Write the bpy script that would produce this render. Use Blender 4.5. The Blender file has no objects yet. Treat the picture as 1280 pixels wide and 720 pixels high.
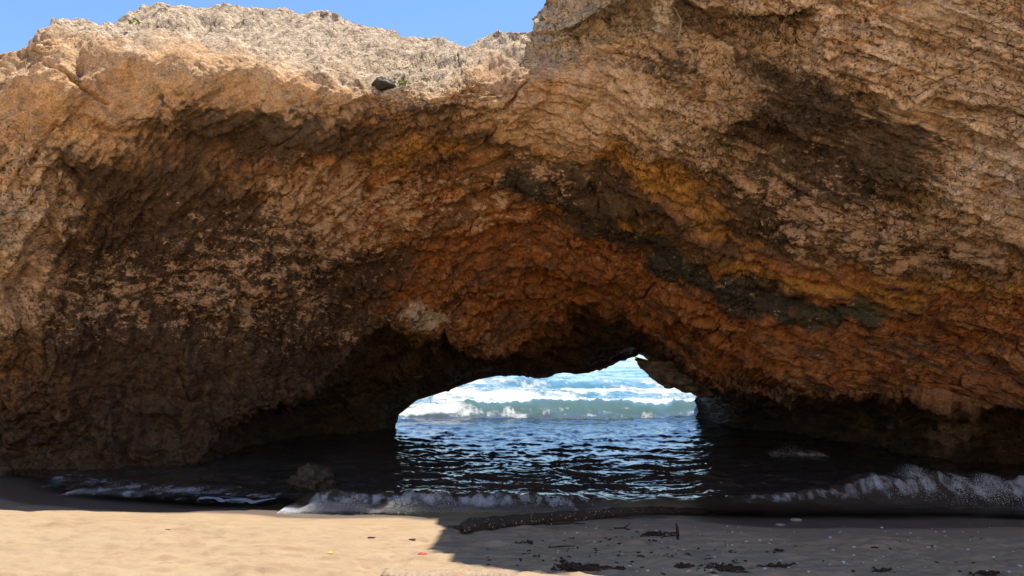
import bpy, bmesh, math, random
import numpy as np
from concurrent.futures import ThreadPoolExecutor
from mathutils import Vector, Matrix


random.seed(7)
rng = np.random.default_rng(11)
scene = bpy.context.scene
COL = scene.collection
F = 931.0
PITCH = math.radians(5.0)
CAMZ = 2.2
CP, SP = math.cos(PITCH), math.sin(PITCH)
f32 = np.float32

# ------------------------------------------------------------------ helpers
def W(px, py, Y):
    a = (np.asarray(px, float) - 640) / F
    b = (360 - np.asarray(py, float)) / F
    dy = CP - b * SP
    dz = SP + b * CP
    t = np.asarray(Y, float) / dy
    return np.stack(np.broadcast_arrays(a * t, Y, CAMZ + dz * t), -1)

def ground_y(py, z=0.0):
    b = (360 - np.asarray(py, float)) / F
    return (z - CAMZ) * (CP - b * SP) / (SP + b * CP)

def G(px, py, z=0.0):
    Y = float(ground_y(py, z))
    return W(px, py, Y)

def par(fn, P, *args, parts=4):
    """run a point-wise function over chunks of P in threads"""
    n = len(P)
    if n < 4000:
        return fn(P, *args)
    k = parts
    idx = np.array_split(np.arange(n), k)
    with ThreadPoolExecutor(4) as ex:
        res = list(ex.map(lambda i: fn(P[i[0]:i[-1] + 1], *args), idx))
    if isinstance(res[0], tuple):
        return tuple(np.concatenate(r) for r in zip(*res))
    return np.concatenate(res)

def _h(ix, iy, iz, seed):
    h = (ix.astype(np.uint32) * np.uint32(374761393) + iy.astype(np.uint32) * np.uint32(668265263)
         + iz.astype(np.uint32) * np.uint32(2246822519) + np.uint32((seed * 3266489917) & 0xffffffff))
    h = (h ^ (h >> np.uint32(13))) * np.uint32(1274126177)
    h = (h ^ (h >> np.uint32(15))) * np.uint32(2246822519)
    return h ^ (h >> np.uint32(16))

_GR = np.array([[1,1,0],[-1,1,0],[1,-1,0],[-1,-1,0],[1,0,1],[-1,0,1],[1,0,-1],[-1,0,-1],
                [0,1,1],[0,-1,1],[0,1,-1],[0,-1,-1],[1,1,0],[-1,1,0],[0,-1,1],[0,-1,-1]], f32)

_GX, _GY, _GZ = (np.ascontiguousarray(_GR[:, i]) for i in range(3))

def _perlin(P, seed):
    P = P.astype(f32)
    I = np.floor(P).astype(np.int32)
    Q = P - I
    U = Q * Q * Q * (Q * (Q * 6 - 15) + 10)
    out = np.zeros(len(P), f32)
    for dx in (0, 1):
        wx = U[:, 0] if dx else 1 - U[:, 0]
        for dy in (0, 1):
            wy = U[:, 1] if dy else 1 - U[:, 1]
            wxy = wx * wy
            for dz in (0, 1):
                wz = U[:, 2] if dz else 1 - U[:, 2]
                hh = _h(I[:, 0] + dx, I[:, 1] + dy, I[:, 2] + dz, seed) & np.uint32(15)
                out += wxy * wz * (_GX[hh] * (Q[:, 0] - dx) + _GY[hh] * (Q[:, 1] - dy) + _GZ[hh] * (Q[:, 2] - dz))
    return out

def perlin(P, seed=0):
    return par(_perlin, P, seed)

def fbm(P, seed=0, octaves=4, gain=0.5, lac=2.03):
    P = np.asarray(P, f32)
    a, s, o = 1.0, 0.0, np.zeros(len(P), f32)
    for k in range(octaves):
        o += a * perlin(P * (lac ** k) + 17.3 * k, seed + k * 13)
        s += a
        a *= gain
    return o / s * 1.6

def ridged(P, seed=0, octaves=4, gain=0.5):
    P = np.asarray(P, f32)
    a, s, o = 1.0, 0.0, np.zeros(len(P), f32)
    for k in range(octaves):
        o += a * (1 - np.abs(perlin(P * (2.03 ** k) + 9.1 * k, seed + k * 7)) * 2)
        s += a
        a *= gain
    return o / s

def _worley(P, seed):
    P = P.astype(f32)
    I = np.floor(P).astype(np.int32)
    f1 = np.full(len(P), 9, f32); f2 = np.full(len(P), 9, f32); cid = np.zeros(len(P), np.uint32)
    for dx in (-1, 0, 1):
        for dy in (-1, 0, 1):
            for dz in (-1, 0, 1):
                h = _h(I[:, 0] + dx, I[:, 1] + dy, I[:, 2] + dz, seed)
                cx = I[:, 0] + dx + (h & np.uint32(1023)).astype(f32) / 1023
                cy = I[:, 1] + dy + ((h >> np.uint32(10)) & np.uint32(1023)).astype(f32) / 1023
                cz = I[:, 2] + dz + ((h >> np.uint32(20)) & np.uint32(1023)).astype(f32) / 1023
                d = (P[:, 0] - cx) ** 2 + (P[:, 1] - cy) ** 2 + (P[:, 2] - cz) ** 2
                n = d < f1
                f2 = np.where(n, f1, np.minimum(f2, d))
                cid = np.where(n, h, cid)
                f1 = np.where(n, d, f1)
    return np.sqrt(f1), np.sqrt(f2), (cid % np.uint32(997)).astype(f32) / 997

def worley(P, seed=0):
    return par(_worley, np.asarray(P, f32), seed)

def sst(a, b, x):
    t = np.clip((x - a) / (b - a), 0, 1)
    return t * t * (3 - 2 * t)

def polyd(px, py, pts):
    """distance to a polyline and position 0..1 along it"""
    best = np.full(px.shape, 1e9); along = np.zeros(px.shape)
    n = len(pts) - 1
    for i in range(n):
        (x0, y0), (x1, y1) = pts[i], pts[i + 1]
        dx, dy = x1 - x0, y1 - y0
        t = np.clip(((px - x0) * dx + (py - y0) * dy) / (dx * dx + dy * dy), 0, 1)
        d = np.hypot(px - x0 - t * dx, py - y0 - t * dy)
        m = d < best
        best = np.where(m, d, best); along = np.where(m, (i + t) / n, along)
    return best, along

def blob(px, py, cx, cy, rx, ry, rot=0):
    c, s = math.cos(math.radians(rot)), math.sin(math.radians(rot))
    u = ((px - cx) * c + (py - cy) * s) / rx
    v = (-(px - cx) * s + (py - cy) * c) / ry
    return np.exp(-(u * u + v * v) * 0.9)

def tag(o, label=None, cat=None, group=None, kind=None):
    if label: o['label'] = label
    if cat: o['category'] = cat
    if group: o['group'] = group
    if kind: o['kind'] = kind
    return o

def link_mesh(name, V, faces, mat, parent=None, smooth=True, attrs=None):
    me = bpy.data.meshes.new(name)
    V = np.asarray(V, f32)
    me.vertices.add(len(V))
    me.vertices.foreach_set('co', V.ravel())
    if isinstance(faces, np.ndarray):
        nf, k = faces.shape
        me.loops.add(nf * k); me.polygons.add(nf)
        me.loops.foreach_set('vertex_index', faces.ravel().astype(np.int32))
        me.polygons.foreach_set('loop_start', np.arange(0, nf * k, k, dtype=np.int32))
    else:
        tot = sum(len(f) for f in faces)
        me.loops.add(tot); me.polygons.add(len(faces))
        me.loops.foreach_set('vertex_index', np.array([i for f in faces for i in f], np.int32))
        st = np.cumsum([0] + [len(f) for f in faces[:-1]])
        me.polygons.foreach_set('loop_start', st.astype(np.int32))
    me.update(calc_edges=True)
    me.validate()
    if smooth:
        me.polygons.foreach_set('use_smooth', np.ones(len(me.polygons), bool))
    for nm, (typ, arr) in (attrs or {}).items():
        a = me.attributes.new(nm, typ, 'POINT')
        if typ == 'FLOAT_COLOR':
            a.data.foreach_set('color', np.concatenate([arr, np.ones((len(arr), 1))], 1).astype(f32).ravel())
        else:
            a.data.foreach_set('value', np.asarray(arr, f32).ravel())
    me.materials.append(mat)
    o = bpy.data.objects.new(name, me)
    COL.objects.link(o)
    if parent: o.parent = parent
    return o

def grid_faces(nu, nv, flip=False):
    i = np.arange(nu - 1)[:, None] * nv + np.arange(nv - 1)[None]
    q = np.stack([i, i + nv, i + nv + 1, i + 1], -1).reshape(-1, 4)
    return q[:, ::-1].copy() if flip else q

class NT:
    def __init__(s, name):
        s.m = bpy.data.materials.new(name); s.m.use_nodes = True
        s.t = s.m.node_tree; s.t.nodes.clear()
    def n(s, typ, ins=None, **kw):
        nd = s.t.nodes.new(typ)
        for k, v in kw.items(): setattr(nd, k, v)
        for k, v in (ins or {}).items(): s.set(nd, k, v)
        return nd
    def set(s, nd, k, v):
        if isinstance(v, bpy.types.NodeSocket): s.t.links.new(v, nd.inputs[k])
        else: nd.inputs[k].default_value = v
    def attr(s, name, out='Fac'):
        return s.n('ShaderNodeAttribute', attribute_name=name).outputs[out]
    def ramp(s, fac, stops):
        r = s.n('ShaderNodeValToRGB', {'Fac': fac})
        e = r.color_ramp.elements
        while len(e) < len(stops): e.new(0.5)
        for k, (p, c) in enumerate(stops):
            e[k].position = p
            e[k].color = (c, c, c, 1) if isinstance(c, (int, float)) else (*c, 1)
        return r.outputs['Color']
    def mix(s, fac, a, b, blend='MIX'):
        m = s.n('ShaderNodeMix', data_type='RGBA', blend_type=blend)
        for k, v in ((0, fac), (6, a), (7, b)):
            if isinstance(v, tuple) and len(v) == 3: v = (*v, 1)
            s.set(m, k, v)
        return m.outputs[2]
    def math(s, op, a, b=0.5, c=0.5):
        m = s.n('ShaderNodeMath', operation=op)
        s.set(m, 0, a); s.set(m, 1, b); s.set(m, 2, c)
        return m.outputs[0]
    def noise(s, scale, detail=4, rough=0.55, vec=None, dist=0.0):
        nd = s.n('ShaderNodeTexNoise', {'Scale': scale, 'Detail': detail, 'Roughness': rough, 'Distortion': dist})
        if vec is not None: s.set(nd, 'Vector', vec)
        return nd.outputs['Fac']
    def pos(s):
        return s.n('ShaderNodeNewGeometry').outputs['Position']
    def obj(s):
        return s.n('ShaderNodeTexCoord').outputs['Object']
    def bump(s, h, strength=0.5, dist=0.02, normal=None):
        b = s.n('ShaderNodeBump', {'Strength': strength, 'Distance': dist, 'Height': h})
        if normal is not None: s.set(b, 'Normal', normal)
        return b.outputs['Normal']
    def out(s, sh):
        o = s.n('ShaderNodeOutputMaterial'); s.t.links.new(sh, o.inputs['Surface'])
        return s.m
    def bsdf(s, **ins):
        d = {k.replace('_', ' '): v for k, v in ins.items()}
        return s.n('ShaderNodeBsdfPrincipled', d).outputs[0]

# ------------------------------------------------------------------ materials
def mat_rock():
    t = NT('limestone'); p = t.pos()
    c = t.attr('rock_colour', 'Color'); flake = t.attr('flake'); grain = t.attr('grain'); wet = t.attr('wet')
    wv = t.n('ShaderNodeVectorMath', {0: t.n('ShaderNodeTexNoise', {'Scale': 3.0, 'Detail': 4.0, 'Vector': p}).outputs['Color'], 1: (0.5, 0.5, 0.5)}, operation='SUBTRACT').outputs[0]
    wp = t.n('ShaderNodeVectorMath', {0: wv, 1: (0.22, 0.22, 0.22), 2: p}, operation='MULTIPLY_ADD').outputs[0]
    n1 = t.noise(7, 5, 0.70, wp); n2 = t.noise(34, 3, 0.72, p)
    # black-brown algae, eaten into at its edges
    st = t.math('ADD', t.attr('stain'), t.math('MULTIPLY', t.math('SUBTRACT', n1, 0.5), 1.5))
    st = t.math('ADD', st, t.math('MULTIPLY', t.math('SUBTRACT', n2, 0.5), 0.6))
    sm = t.n('ShaderNodeMapRange', {0: st, 1: 0.40, 2: 0.72}, interpolation_type='SMOOTHSTEP').outputs[0]
    c = t.mix(t.math('MULTIPLY', sm, 0.92), c, t.mix(n1, (0.042, 0.028, 0.018), (0.15, 0.094, 0.052)))
    # overall mottling of the stone
    c = t.mix(1.0, c, t.ramp(n1, [(0.28, 0.45), (0.45, 0.92), (0.60, 1.15), (0.74, 1.5)]), 'MULTIPLY')
    c = t.mix(1.0, c, t.ramp(n2, [(0.30, 0.58), (0.5, 1.0), (0.72, 1.30)]), 'MULTIPLY')
    # flaking crust: cells whose random value passes the zone threshold
    def chips(scale, th, seed):
        q = t.n('ShaderNodeVectorMath', {0: wp, 1: (0.8, 1.0, 1.35), 2: (seed, seed * 2, 1.0)}, operation='MULTIPLY_ADD').outputs[0]
        v1 = t.n('ShaderNodeTexVoronoi', {'Scale': scale, 'Vector': q})
        rv = t.n('ShaderNodeSeparateColor', {0: v1.outputs['Color']}).outputs[0]
        s_ = t.math('ADD', t.math('MULTIPLY', flake, 0.62), t.math('MULTIPLY', rv, 0.40))
        s_ = t.math('ADD', s_, t.math('MULTIPLY', t.math('SUBTRACT', n1, 0.5), 1.5))
        m = t.n('ShaderNodeMapRange', {0: s_, 1: th, 2: th + 0.10}, interpolation_type='SMOOTHSTEP').outputs[0]
        g_ = t.n('ShaderNodeMapRange', {0: v1.outputs['Distance'], 1: 0.62, 2: 0.42}).outputs[0]
        z_ = t.n('ShaderNodeMapRange', {0: flake, 1: 0.10, 2: 0.30}).outputs[0]
        return t.math('MULTIPLY', t.math('MULTIPLY', m, g_), z_)
    sp = t.n('ShaderNodeVectorMath', {0: wp, 1: (0.75, 1.0, 1.5)}, operation='MULTIPLY').outputs[0]
    nf = t.noise(4.2, 7, 0.78, sp)
    fz = t.math('ADD', t.math('MULTIPLY', flake, 0.42), t.math('MULTIPLY', t.math('SUBTRACT', nf, 0.5), 1.7))
    ca = t.math('MULTIPLY', t.n('ShaderNodeMapRange', {0: fz, 1: 0.34, 2: 0.44}, interpolation_type='SMOOTHSTEP').outputs[0],
                t.n('ShaderNodeMapRange', {0: flake, 1: 0.08, 2: 0.3}).outputs[0])
    cb = t.math('MULTIPLY', chips(19.0, 0.66, 3.7), t.n('ShaderNodeMapRange', {0: nf, 1: 0.47, 2: 0.56}).outputs[0])
    c = t.mix(t.math('MULTIPLY', ca, 0.88), c, t.mix(n2, (0.40, 0.215, 0.105), (0.86, 0.55, 0.325)))
    c = t.mix(t.math('MULTIPLY', cb, 0.88), c, t.mix(n2, (0.46, 0.285, 0.16), (0.86, 0.63, 0.42)))
    # gaps between nodules and small solution holes, their shade darkened into the colour
    cr2 = t.n('ShaderNodeTexVoronoi', {'Scale': 7.5, 'Vector': wp}, feature='DISTANCE_TO_EDGE').outputs['Distance']
    k2 = t.math('MULTIPLY', t.math('MULTIPLY', t.ramp(cr2, [(0.0, 1), (0.06, 0)]), t.ramp(n1, [(0.42, 1), (0.56, 0)])), grain)
    pv = t.n('ShaderNodeTexVoronoi', {'Scale': 15.0, 'Vector': wp})
    pr = t.n('ShaderNodeSeparateColor', {0: pv.outputs['Color']}).outputs[1]
    hole = t.math('MULTIPLY', t.ramp(pv.outputs['Distance'], [(0.16, 1), (0.30, 0)]), t.ramp(t.math('ADD', pr, t.math('MULTIPLY', n1, 0.6)), [(0.80, 0), (0.98, 1)]))
    hole = t.math('MULTIPLY', hole, t.math('MULTIPLY_ADD', grain, 0.75, 0.2))
    gap = t.math('MAXIMUM', t.math('MULTIPLY', k2, 0.8), hole)
    c = t.mix(t.math('MULTIPLY', gap, 0.8), c, (0.035, 0.022, 0.014))
    h = t.math('ADD', t.math('MULTIPLY', n1, 1.5), t.math('MULTIPLY', n2, 0.5))
    h = t.math('SUBTRACT', h, t.math('MULTIPLY', gap, 0.8))
    nrm = t.bump(h, 1.0, 0.08)
    r = t.math('SUBTRACT', 0.93, t.math('MULTIPLY', wet, 0.4))
    return t.out(t.bsdf(Base_Color=c, Roughness=r, Normal=nrm, Specular_IOR_Level=0.2))

def mat_sand():
    t = NT('beach_sand'); p = t.pos()
    wet = t.attr('wet')
    n1 = t.noise(2.2, 5, 0.6, p); n2 = t.noise(160, 3, 0.7, p)
    c = t.mix(t.ramp(n1, [(0.3, 0), (0.7, 1)]), (0.325, 0.235, 0.143), (0.385, 0.28, 0.174))
    c = t.mix(1.0, c, t.ramp(n2, [(0.3, 0.8), (0.55, 1.0), (0.8, 1.1)]), 'MULTIPLY')
    gr = t.n('ShaderNodeTexVoronoi', {'Scale': 55.0, 'Vector': p})
    speck = t.math('MULTIPLY', t.ramp(gr.outputs['Distance'], [(0.10, 1), (0.16, 0)]),
                   t.ramp(t.noise(1.6, 3, 0.6, p), [(0.52, 0), (0.62, 0.7)]))
    c = t.mix(t.attr('upper'), c, (0.66, 0.52, 0.35))  # unseen back sand made paler to throw more bounce light
    sv = t.n('ShaderNodeVectorMath', {0: p, 1: (1.4, 2.6, 1.0)}, operation='MULTIPLY').outputs[0]
    sc = t.math('MULTIPLY', t.ramp(t.noise(2.4, 7, 0.68, sv, 0.6), [(0.47, 0), (0.60, 0.75)]), t.ramp(t.noise(0.9, 3, 0.5, p), [(0.4, 0.2), (0.6, 1)]))
    c = t.mix(sc, c, (0.27, 0.175, 0.10))
    c = t.mix(speck, c, (0.13, 0.085, 0.055))
    c = t.mix(wet, c, (0.15, 0.112, 0.082))
    h = t.math('ADD', t.noise(14, 5, 0.6, p), t.math('MULTIPLY', n2, 0.25))
    nrm = t.bump(h, t.math('SUBTRACT', 0.5, t.math('MULTIPLY', wet, 0.42)), 0.02)
    r = t.math('SUBTRACT', 0.95, t.math('MULTIPLY', wet, 0.6))
    return t.out(t.bsdf(Base_Color=c, Roughness=r, Normal=nrm, Specular_IOR_Level=t.math('MULTIPLY_ADD', wet, 0.3, 0.12)))

def mat_sea():
    t = NT('sea_water'); p = t.pos()
    foam, deep, cover = t.attr('foam'), t.attr('deep'), t.attr('cover')
    c = t.mix(deep, (0.05, 0.042, 0.032), (0.016, 0.115, 0.125))
    c = t.mix(t.math('MULTIPLY', t.attr('far'), t.ramp(t.noise(0.05, 3, 0.6, p), [(0.35, 0.3), (0.65, 1)])), c, (0.006, 0.09, 0.11))
    fn = t.noise(6, 7, 0.72, p)
    fo = t.ramp(t.math('ADD', foam, t.math('MULTIPLY', t.math('SUBTRACT', fn, 0.5), 0.55)), [(0.33, 0), (0.62, 1)])
    h = t.math('ADD', t.noise(5, 4, 0.6, p), t.math('MULTIPLY', fn, 0.3))
    nrm = t.bump(h, 0.16, 0.03)
    c = t.mix(t.attr('milky'), c, (0.085, 0.155, 0.162))
    c = t.mix(fo, c, (0.44, 0.46, 0.475))
    r = t.math('MULTIPLY_ADD', fo, 0.7, 0.09)
    s = t.bsdf(Base_Color=c, Roughness=r, Normal=nrm, IOR=1.33, Specular_IOR_Level=t.math('MULTIPLY_ADD', deep, -0.32, 0.5))
    tr = t.n('ShaderNodeBsdfTransparent').outputs[0]
    a = t.math('MAXIMUM', cover, t.math('MULTIPLY', fo, 0.85))
    mx = t.n('ShaderNodeMixShader', {0: a}); t.t.links.new(tr, mx.inputs[1]); t.t.links.new(s, mx.inputs[2])
    return t.out(mx.outputs[0])

def mat_spray():
    t = NT('white_water')
    s = t.bsdf(Base_Color=(0.85, 0.87, 0.9, 1), Roughness=0.6, Specular_IOR_Level=0.2)
    tr = t.n('ShaderNodeBsdfTransparent').outputs[0]
    mx = t.n('ShaderNodeMixShader', {0: 0.75}); t.t.links.new(tr, mx.inputs[1]); t.t.links.new(s, mx.inputs[2])
    return t.out(mx.outputs[0])

def mat_simple(name, c1, c2, scale=20, rough=0.85, bump=0.5, bd=0.01, spots=None):
    t = NT(name); p = t.obj()
    c = t.mix(t.ramp(t.noise(scale, 5, 0.65, p), [(0.32, 0), (0.68, 1)]), c1, c2)
    if spots:
        v = t.n('ShaderNodeTexVoronoi', {'Scale': spots[1], 'Vector': p}).outputs['Distance']
        m = t.math('MULTIPLY', t.ramp(v, [(0.16, 1), (0.26, 0)]), t.ramp(t.noise(7, 2, 0.5, p), [(0.42, 0), (0.55, 1)]))
        c = t.mix(m, c, spots[0])
    nrm = t.bump(t.noise(scale * 2.5, 5, 0.7, p), bump, bd)
    return t.out(t.bsdf(Base_Color=c, Roughness=rough, Normal=nrm, Specular_IOR_Level=0.2))

M_ROCK, M_SAND, M_SEA, M_SPRAY = mat_rock(), mat_sand(), mat_sea(), mat_spray()

# ------------------------------------------------------------------ the rock arch
# (inner rim px,py,depth | front lip px,py | outer contour px,py)
ST = [
 (495,690,21.5, 215,690, -620,690), (495,560,22.0, 240,590, -620,600), (494,535,22.0, 276,545, -620,420),
 (499,518,22.2, 300,512, -620,280), (520,501,22.5, 350,500, -620,110), (560,488,23.0, 400,474, -300,72),
 (600,474,23.2, 446,436, -2,68),    (622,470,23.3, 464,398, 74,22),    (640,469,23.4, 480,398, 190,12),
 (660,468,23.5, 502,420, 290,11),   (680,467,23.5, 530,420, 390,17),   (700,467,23.5, 552,415, 430,30),
 (720,468,23.5, 588,431, 480,32),   (735,466,23.5, 612,433, 555,48),   (752,460,23.6, 650,428, 598,50),
 (770,452,23.6, 680,398, 640,44),   (782,449,23.6, 708,378, 668,39),   (797,443,23.8, 738,369, 676,18),
 (806,440,24.0, 768,386, 694,-6),   (813,442,24.0, 798,408, 706,-110),  (822,449,23.8, 826,430, 738,-210),
 (834,458,23.8, 850,440, 782,-300),(843,466,23.8, 870,462, 880,-340),(852,473,24, 900,480, 1250,-345),
 (862,480,24.2, 930,488, 1900,-200),(871,486,24.8, 970,492, 1900,60),  (880,490,25.5, 1012,493, 1900,250),
 (868,500,25.3, 1070,490, 1900,370),(874,514,25.0, 1140,493, 1900,450),(862,540,24.8, 1290,514, 1900,520),
 (866,690,24.5, 1750,690, 1900,690)]
ST = np.array(ST, float)
# parameter spacing follows the length of lip + outer contour, knots kept
seg = np.hypot(np.diff(np.clip(ST[:, 3], 0, 1300)), np.diff(ST[:, 4])) * 0.8 \
    + 0.75 * np.hypot(np.diff(np.clip(ST[:, 5], -250, 1500)), np.diff(np.clip(ST[:, 6], -200, 690))) + 12
NU = 1700
un = np.concatenate([[0], np.cumsum(seg)]); un /= un[-1]
uu = np.linspace(0, 1, NU)
S = np.stack([np.interp(uu, un, ST[:, k]) for k in range(7)], -1)
k = np.exp(-np.linspace(-2, 2, 15) ** 2); k /= k.sum()
def smooth_u(a, times=1):
    for _ in range(times):
        a = np.convolve(np.pad(a, 7, 'edge'), k, 'valid')
    return a
for c in range(7): S[:, c] = smooth_u(S[:, c], 1 if c < 3 else 2)
rim, rimY, lip, outr = S[:, 0:2], S[:, 2], S[:, 3:5], S[:, 5:7]

CT_OUT = [(262,575,14.8),(300,510,15.2),(400,475,16.4),(472,395,16.8),(518,423,17.0),(588,432,17.4),(651,428,17.8),
 (708,378,17.2),(738,369,17.0),(768,386,17.2),(826,430,17.2),(870,462,16.4),(930,488,15.6),(1012,493,14.4),(1120,491,13.2),(1280,512,12.3),(1500,540,11.4),
 (0,590,14.0),(100,588,14.2),(230,560,14.7),(0,500,13.5),(150,500,14.3),(0,400,12.8),(0,300,12.2),(0,200,11.9),(0,100,12.0),
 (150,400,13.9),(150,320,13.6),(160,250,13.1),(150,190,12.3),(150,100,12.1),(300,450,14.8),(300,350,14.2),(300,250,13.5),(300,170,12.6),(300,110,12.3),
 (450,330,15.4),(450,250,14.1),(450,180,13.0),(480,130,12.6),(600,350,16.1),(600,250,14.3),(600,180,13.1),(600,110,12.3),
 (700,300,15.0),(700,200,12.9),(700,110,11.7),(700,50,11.4),(850,350,15.0),(850,250,13.0),(850,150,11.6),(850,50,10.8),(850,-60,10.3),
 (1000,400,14.2),(1000,300,13.0),(1000,200,11.8),(1000,100,10.9),(1000,0,10.3),(1150,420,13.0),(1150,300,11.9),(1150,200,11.1),(1150,100,10.4),(1150,0,9.9),
 (1280,450,12.0),(1280,350,11.2),(1280,250,10.6),(1280,100,9.8),(1280,0,9.3),(1600,500,10.8),(1600,300,9.5),(1600,0,8.3),(1900,300,8.3),(1900,0,7.4),
 (-300,550,13.0),(-300,300,11.5),(-300,100,11.2),(-620,400,10.2),(-620,150,10.0),(-620,690,11.5),(100,690,13.6),(1700,690,10.4),
 (706,-110,10.4),(738,-210,9.3),(782,-300,8.6),(880,-340,8.3),(1250,-345,7.9),(950,-150,9.5),(1500,-200,8.0),(1000,-240,8.9),
 # the top slab, back to the skyline
 (-2,68,12.6),(74,24,14.0),(190,12,16.1),(290,11,16.6),(390,17,16.9),(430,30,16.9),(480,32,17.1),(555,48,17.1),(598,50,17.1),(640,44,16.5),
 (62,36,12.6),(110,46,12.6),(160,58,12.3),(215,47,12.7),(300,62,12.3),(350,76,12.3),(400,93,12.3),(460,106,12.4),(480,118,12.4),(505,107,12.5),(555,95,12.4),(590,80,12.4),(650,74,12.1),
 (668,40,13.6),(676,20,13.4),(694,-4,12.2),(400,60,14.0),(500,75,14.2),(300,35,14.2)]
CT_IN = [(495,560,22),(494,535,22),(499,518,22.2),(520,501,22.5),(560,488,23),(600,474,23.2),(640,469,23.4),(720,468,23.5),(770,452,23.6),(806,440,24),
 (834,458,23.8),(862,480,24.2),(877,492,25.5),(869,520,25),(867,560,25),(400,520,20.5),(330,545,18.0),(450,470,19.6),(440,540,21),(560,450,20.0),(640,448,20.5),(720,430,20.4),(740,395,19.8),
 (760,420,19.3),(800,427,19.6),(860,468,18.6),(900,500,20),(950,520,21),(1000,530,20.5),(1075,510,17.6),(1100,560,17.6),(1150,540,15.9),(1250,560,15.3),(1290,540,14.6),(1450,560,13.8),
 (1020,505,18.5),(1150,515,15.5),(215,690,15.2),(495,690,21.5),(866,690,24.5),(1750,690,11.5),(300,600,17),(1000,620,20),(1200,620,15),(400,620,20)]

def tps_fit(ct, lam):
    c = np.array(ct, float); x = c[:, :2] / 200; n = len(x)
    r = np.hypot(x[:, None, 0] - x[None, :, 0], x[:, None, 1] - x[None, :, 1])
    Kk = np.where(r > 0, r * r * np.log(r + 1e-12), 0) + lam * np.eye(n)
    Pm = np.concatenate([np.ones((n, 1)), x], 1)
    A = np.block([[Kk, Pm], [Pm.T, np.zeros((3, 3))]])
    w = np.linalg.solve(A, np.concatenate([c[:, 2], np.zeros(3)]))
    def ev(q):
        q = q / 200
        r = np.hypot(q[:, None, 0] - x[None, :, 0], q[:, None, 1] - x[None, :, 1])
        return (r * r * np.log(r + 1e-12)) @ w[:n] + w[n] + q @ w[n + 1:]
    return lambda q: np.concatenate([ev(c) for c in np.array_split(q, 40)])
t_out, t_in = tps_fit(CT_OUT, 0.01), tps_fit(CT_IN, 0.03)

NI, NO = 120, 440
ti = np.linspace(0, 1, NI, endpoint=False)
to = np.linspace(0, 1, NO) ** 1.18
PXI = rim[:, None] + (lip - rim)[:, None] * ti[None, :, None]
PXO = lip[:, None] + (outr - lip)[:, None] * to[None, :, None]
YO = t_out(PXO.reshape(-1, 2)).reshape(NU, NO)
lipY = YO[:, :1]
YI = t_in(PXI.reshape(-1, 2)).reshape(NU, NI)
gap = np.hypot(*(lip - rim).T)[:, None]
dl = (1 - ti)[None] * gap                      # pixels inside the lip
YI = lipY + (YI - lipY) * sst(0, 1, np.clip(dl / np.minimum(34, gap * 0.7 + 1), 0, 1)) 
e = sst(0.12, 0, ti)[None] 
YI = YI * (1 - e) + rimY[:, None] * e
PX = np.concatenate([PXI, PXO], 1); YY = np.concatenate([YI, YO], 1)
NV = NI + NO
px, py = PX[..., 0], PX[..., 1]

def step(pts, amp, w=5, fade=30):
    """a ledge: the rock below the line lies amp metres further back"""
    xs = np.array([p[0] for p in pts], float); ys = np.array([p[1] for p in pts], float)
    fy = np.interp(px, xs, ys)
    win = sst(xs[0] - fade, xs[0] + 5, px) * sst(xs[-1] + fade, xs[-1] - 5, px)
    d = py - fy
    return amp * win * sst(-w, w, d) * np.exp(-np.clip(d, 0, 1e3) / 60.0)
inner = np.zeros((NU, NV), bool); inner[:, :NI] = True
YS = np.zeros_like(YY)
YS += step([(845,405),(880,425),(925,455),(975,481),(1012,492)], 0.75, 6, 18)
YS += step([(856,2),(880,14),(905,15),(930,20),(960,16),(990,12),(1005,10)], 1.25, 4, 25)
YS += step([(672,42),(700,40),(735,28),(765,14),(800,4)], 0.6, 4)
YS += step([(668,64),(690,56),(720,44),(750,28),(790,12)], 0.4, 4)
YS += step([(118,150),(150,163),(200,168),(250,176),(330,172)], 0.25, 5)
YS += step([(690,206),(740,240),(770,262),(830,272)], 0.25, 5)
YS += step([(640,226),(700,255),(760,290),(860,330),(900,342)], 0.22, 5)
YS += step([(1080,118),(1130,122),(1180,125),(1240,140)], 0.25, 5)
YS += step([(930,160),(1000,180),(1060,200),(1120,250),(1180,262)], 0.18, 8)
YS += step([(960,290),(1020,300),(1100,330),(1200,345)], 0.2, 6)
YS += step([(390,330),(420,322),(450,318),(490,318)], 0.25, 6)
YS += step([(200,385),(260,400),(340,420),(420,440)], 0.25, 8)
YS[:, :NI] = 0
# fade steps where they meet the lip so the sheet stays joined
YY = YY + YS * sst(0, 8, np.concatenate([np.zeros((NU, NI)), to[None] * np.hypot(*(outr - lip).T)[:, None]], 1))
P0 = W(px, py, YY)

def grid_normals(P):
    du = np.gradient(P, axis=0); dv = np.gradient(P, axis=1)
    n = np.cross(du, dv)
    n /= np.linalg.norm(n, axis=-1, keepdims=True) + 1e-9
    return n
N0 = grid_normals(P0)
view = P0 - np.array([0, 0, CAMZ])
fl = np.sign((N0 * view).sum(-1).mean())
N0 *= -fl                                         # towards the beach
for _ in range(3):                                # soften the base normals
    for ax in (0, 1):
        N0 = (np.roll(N0, 3, ax) + np.roll(N0, -3, ax) + N0) / 3
N0 /= np.linalg.norm(N0, axis=-1, keepdims=True) + 1e-9

Q = P0.reshape(-1, 3)
fx, fy = px.ravel(), py.ravel()
vring = np.broadcast_to(np.concatenate([ti * 0.25 - 0.25, to])[None], (NU, NV)).ravel()
inn = inner.ravel()
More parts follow.
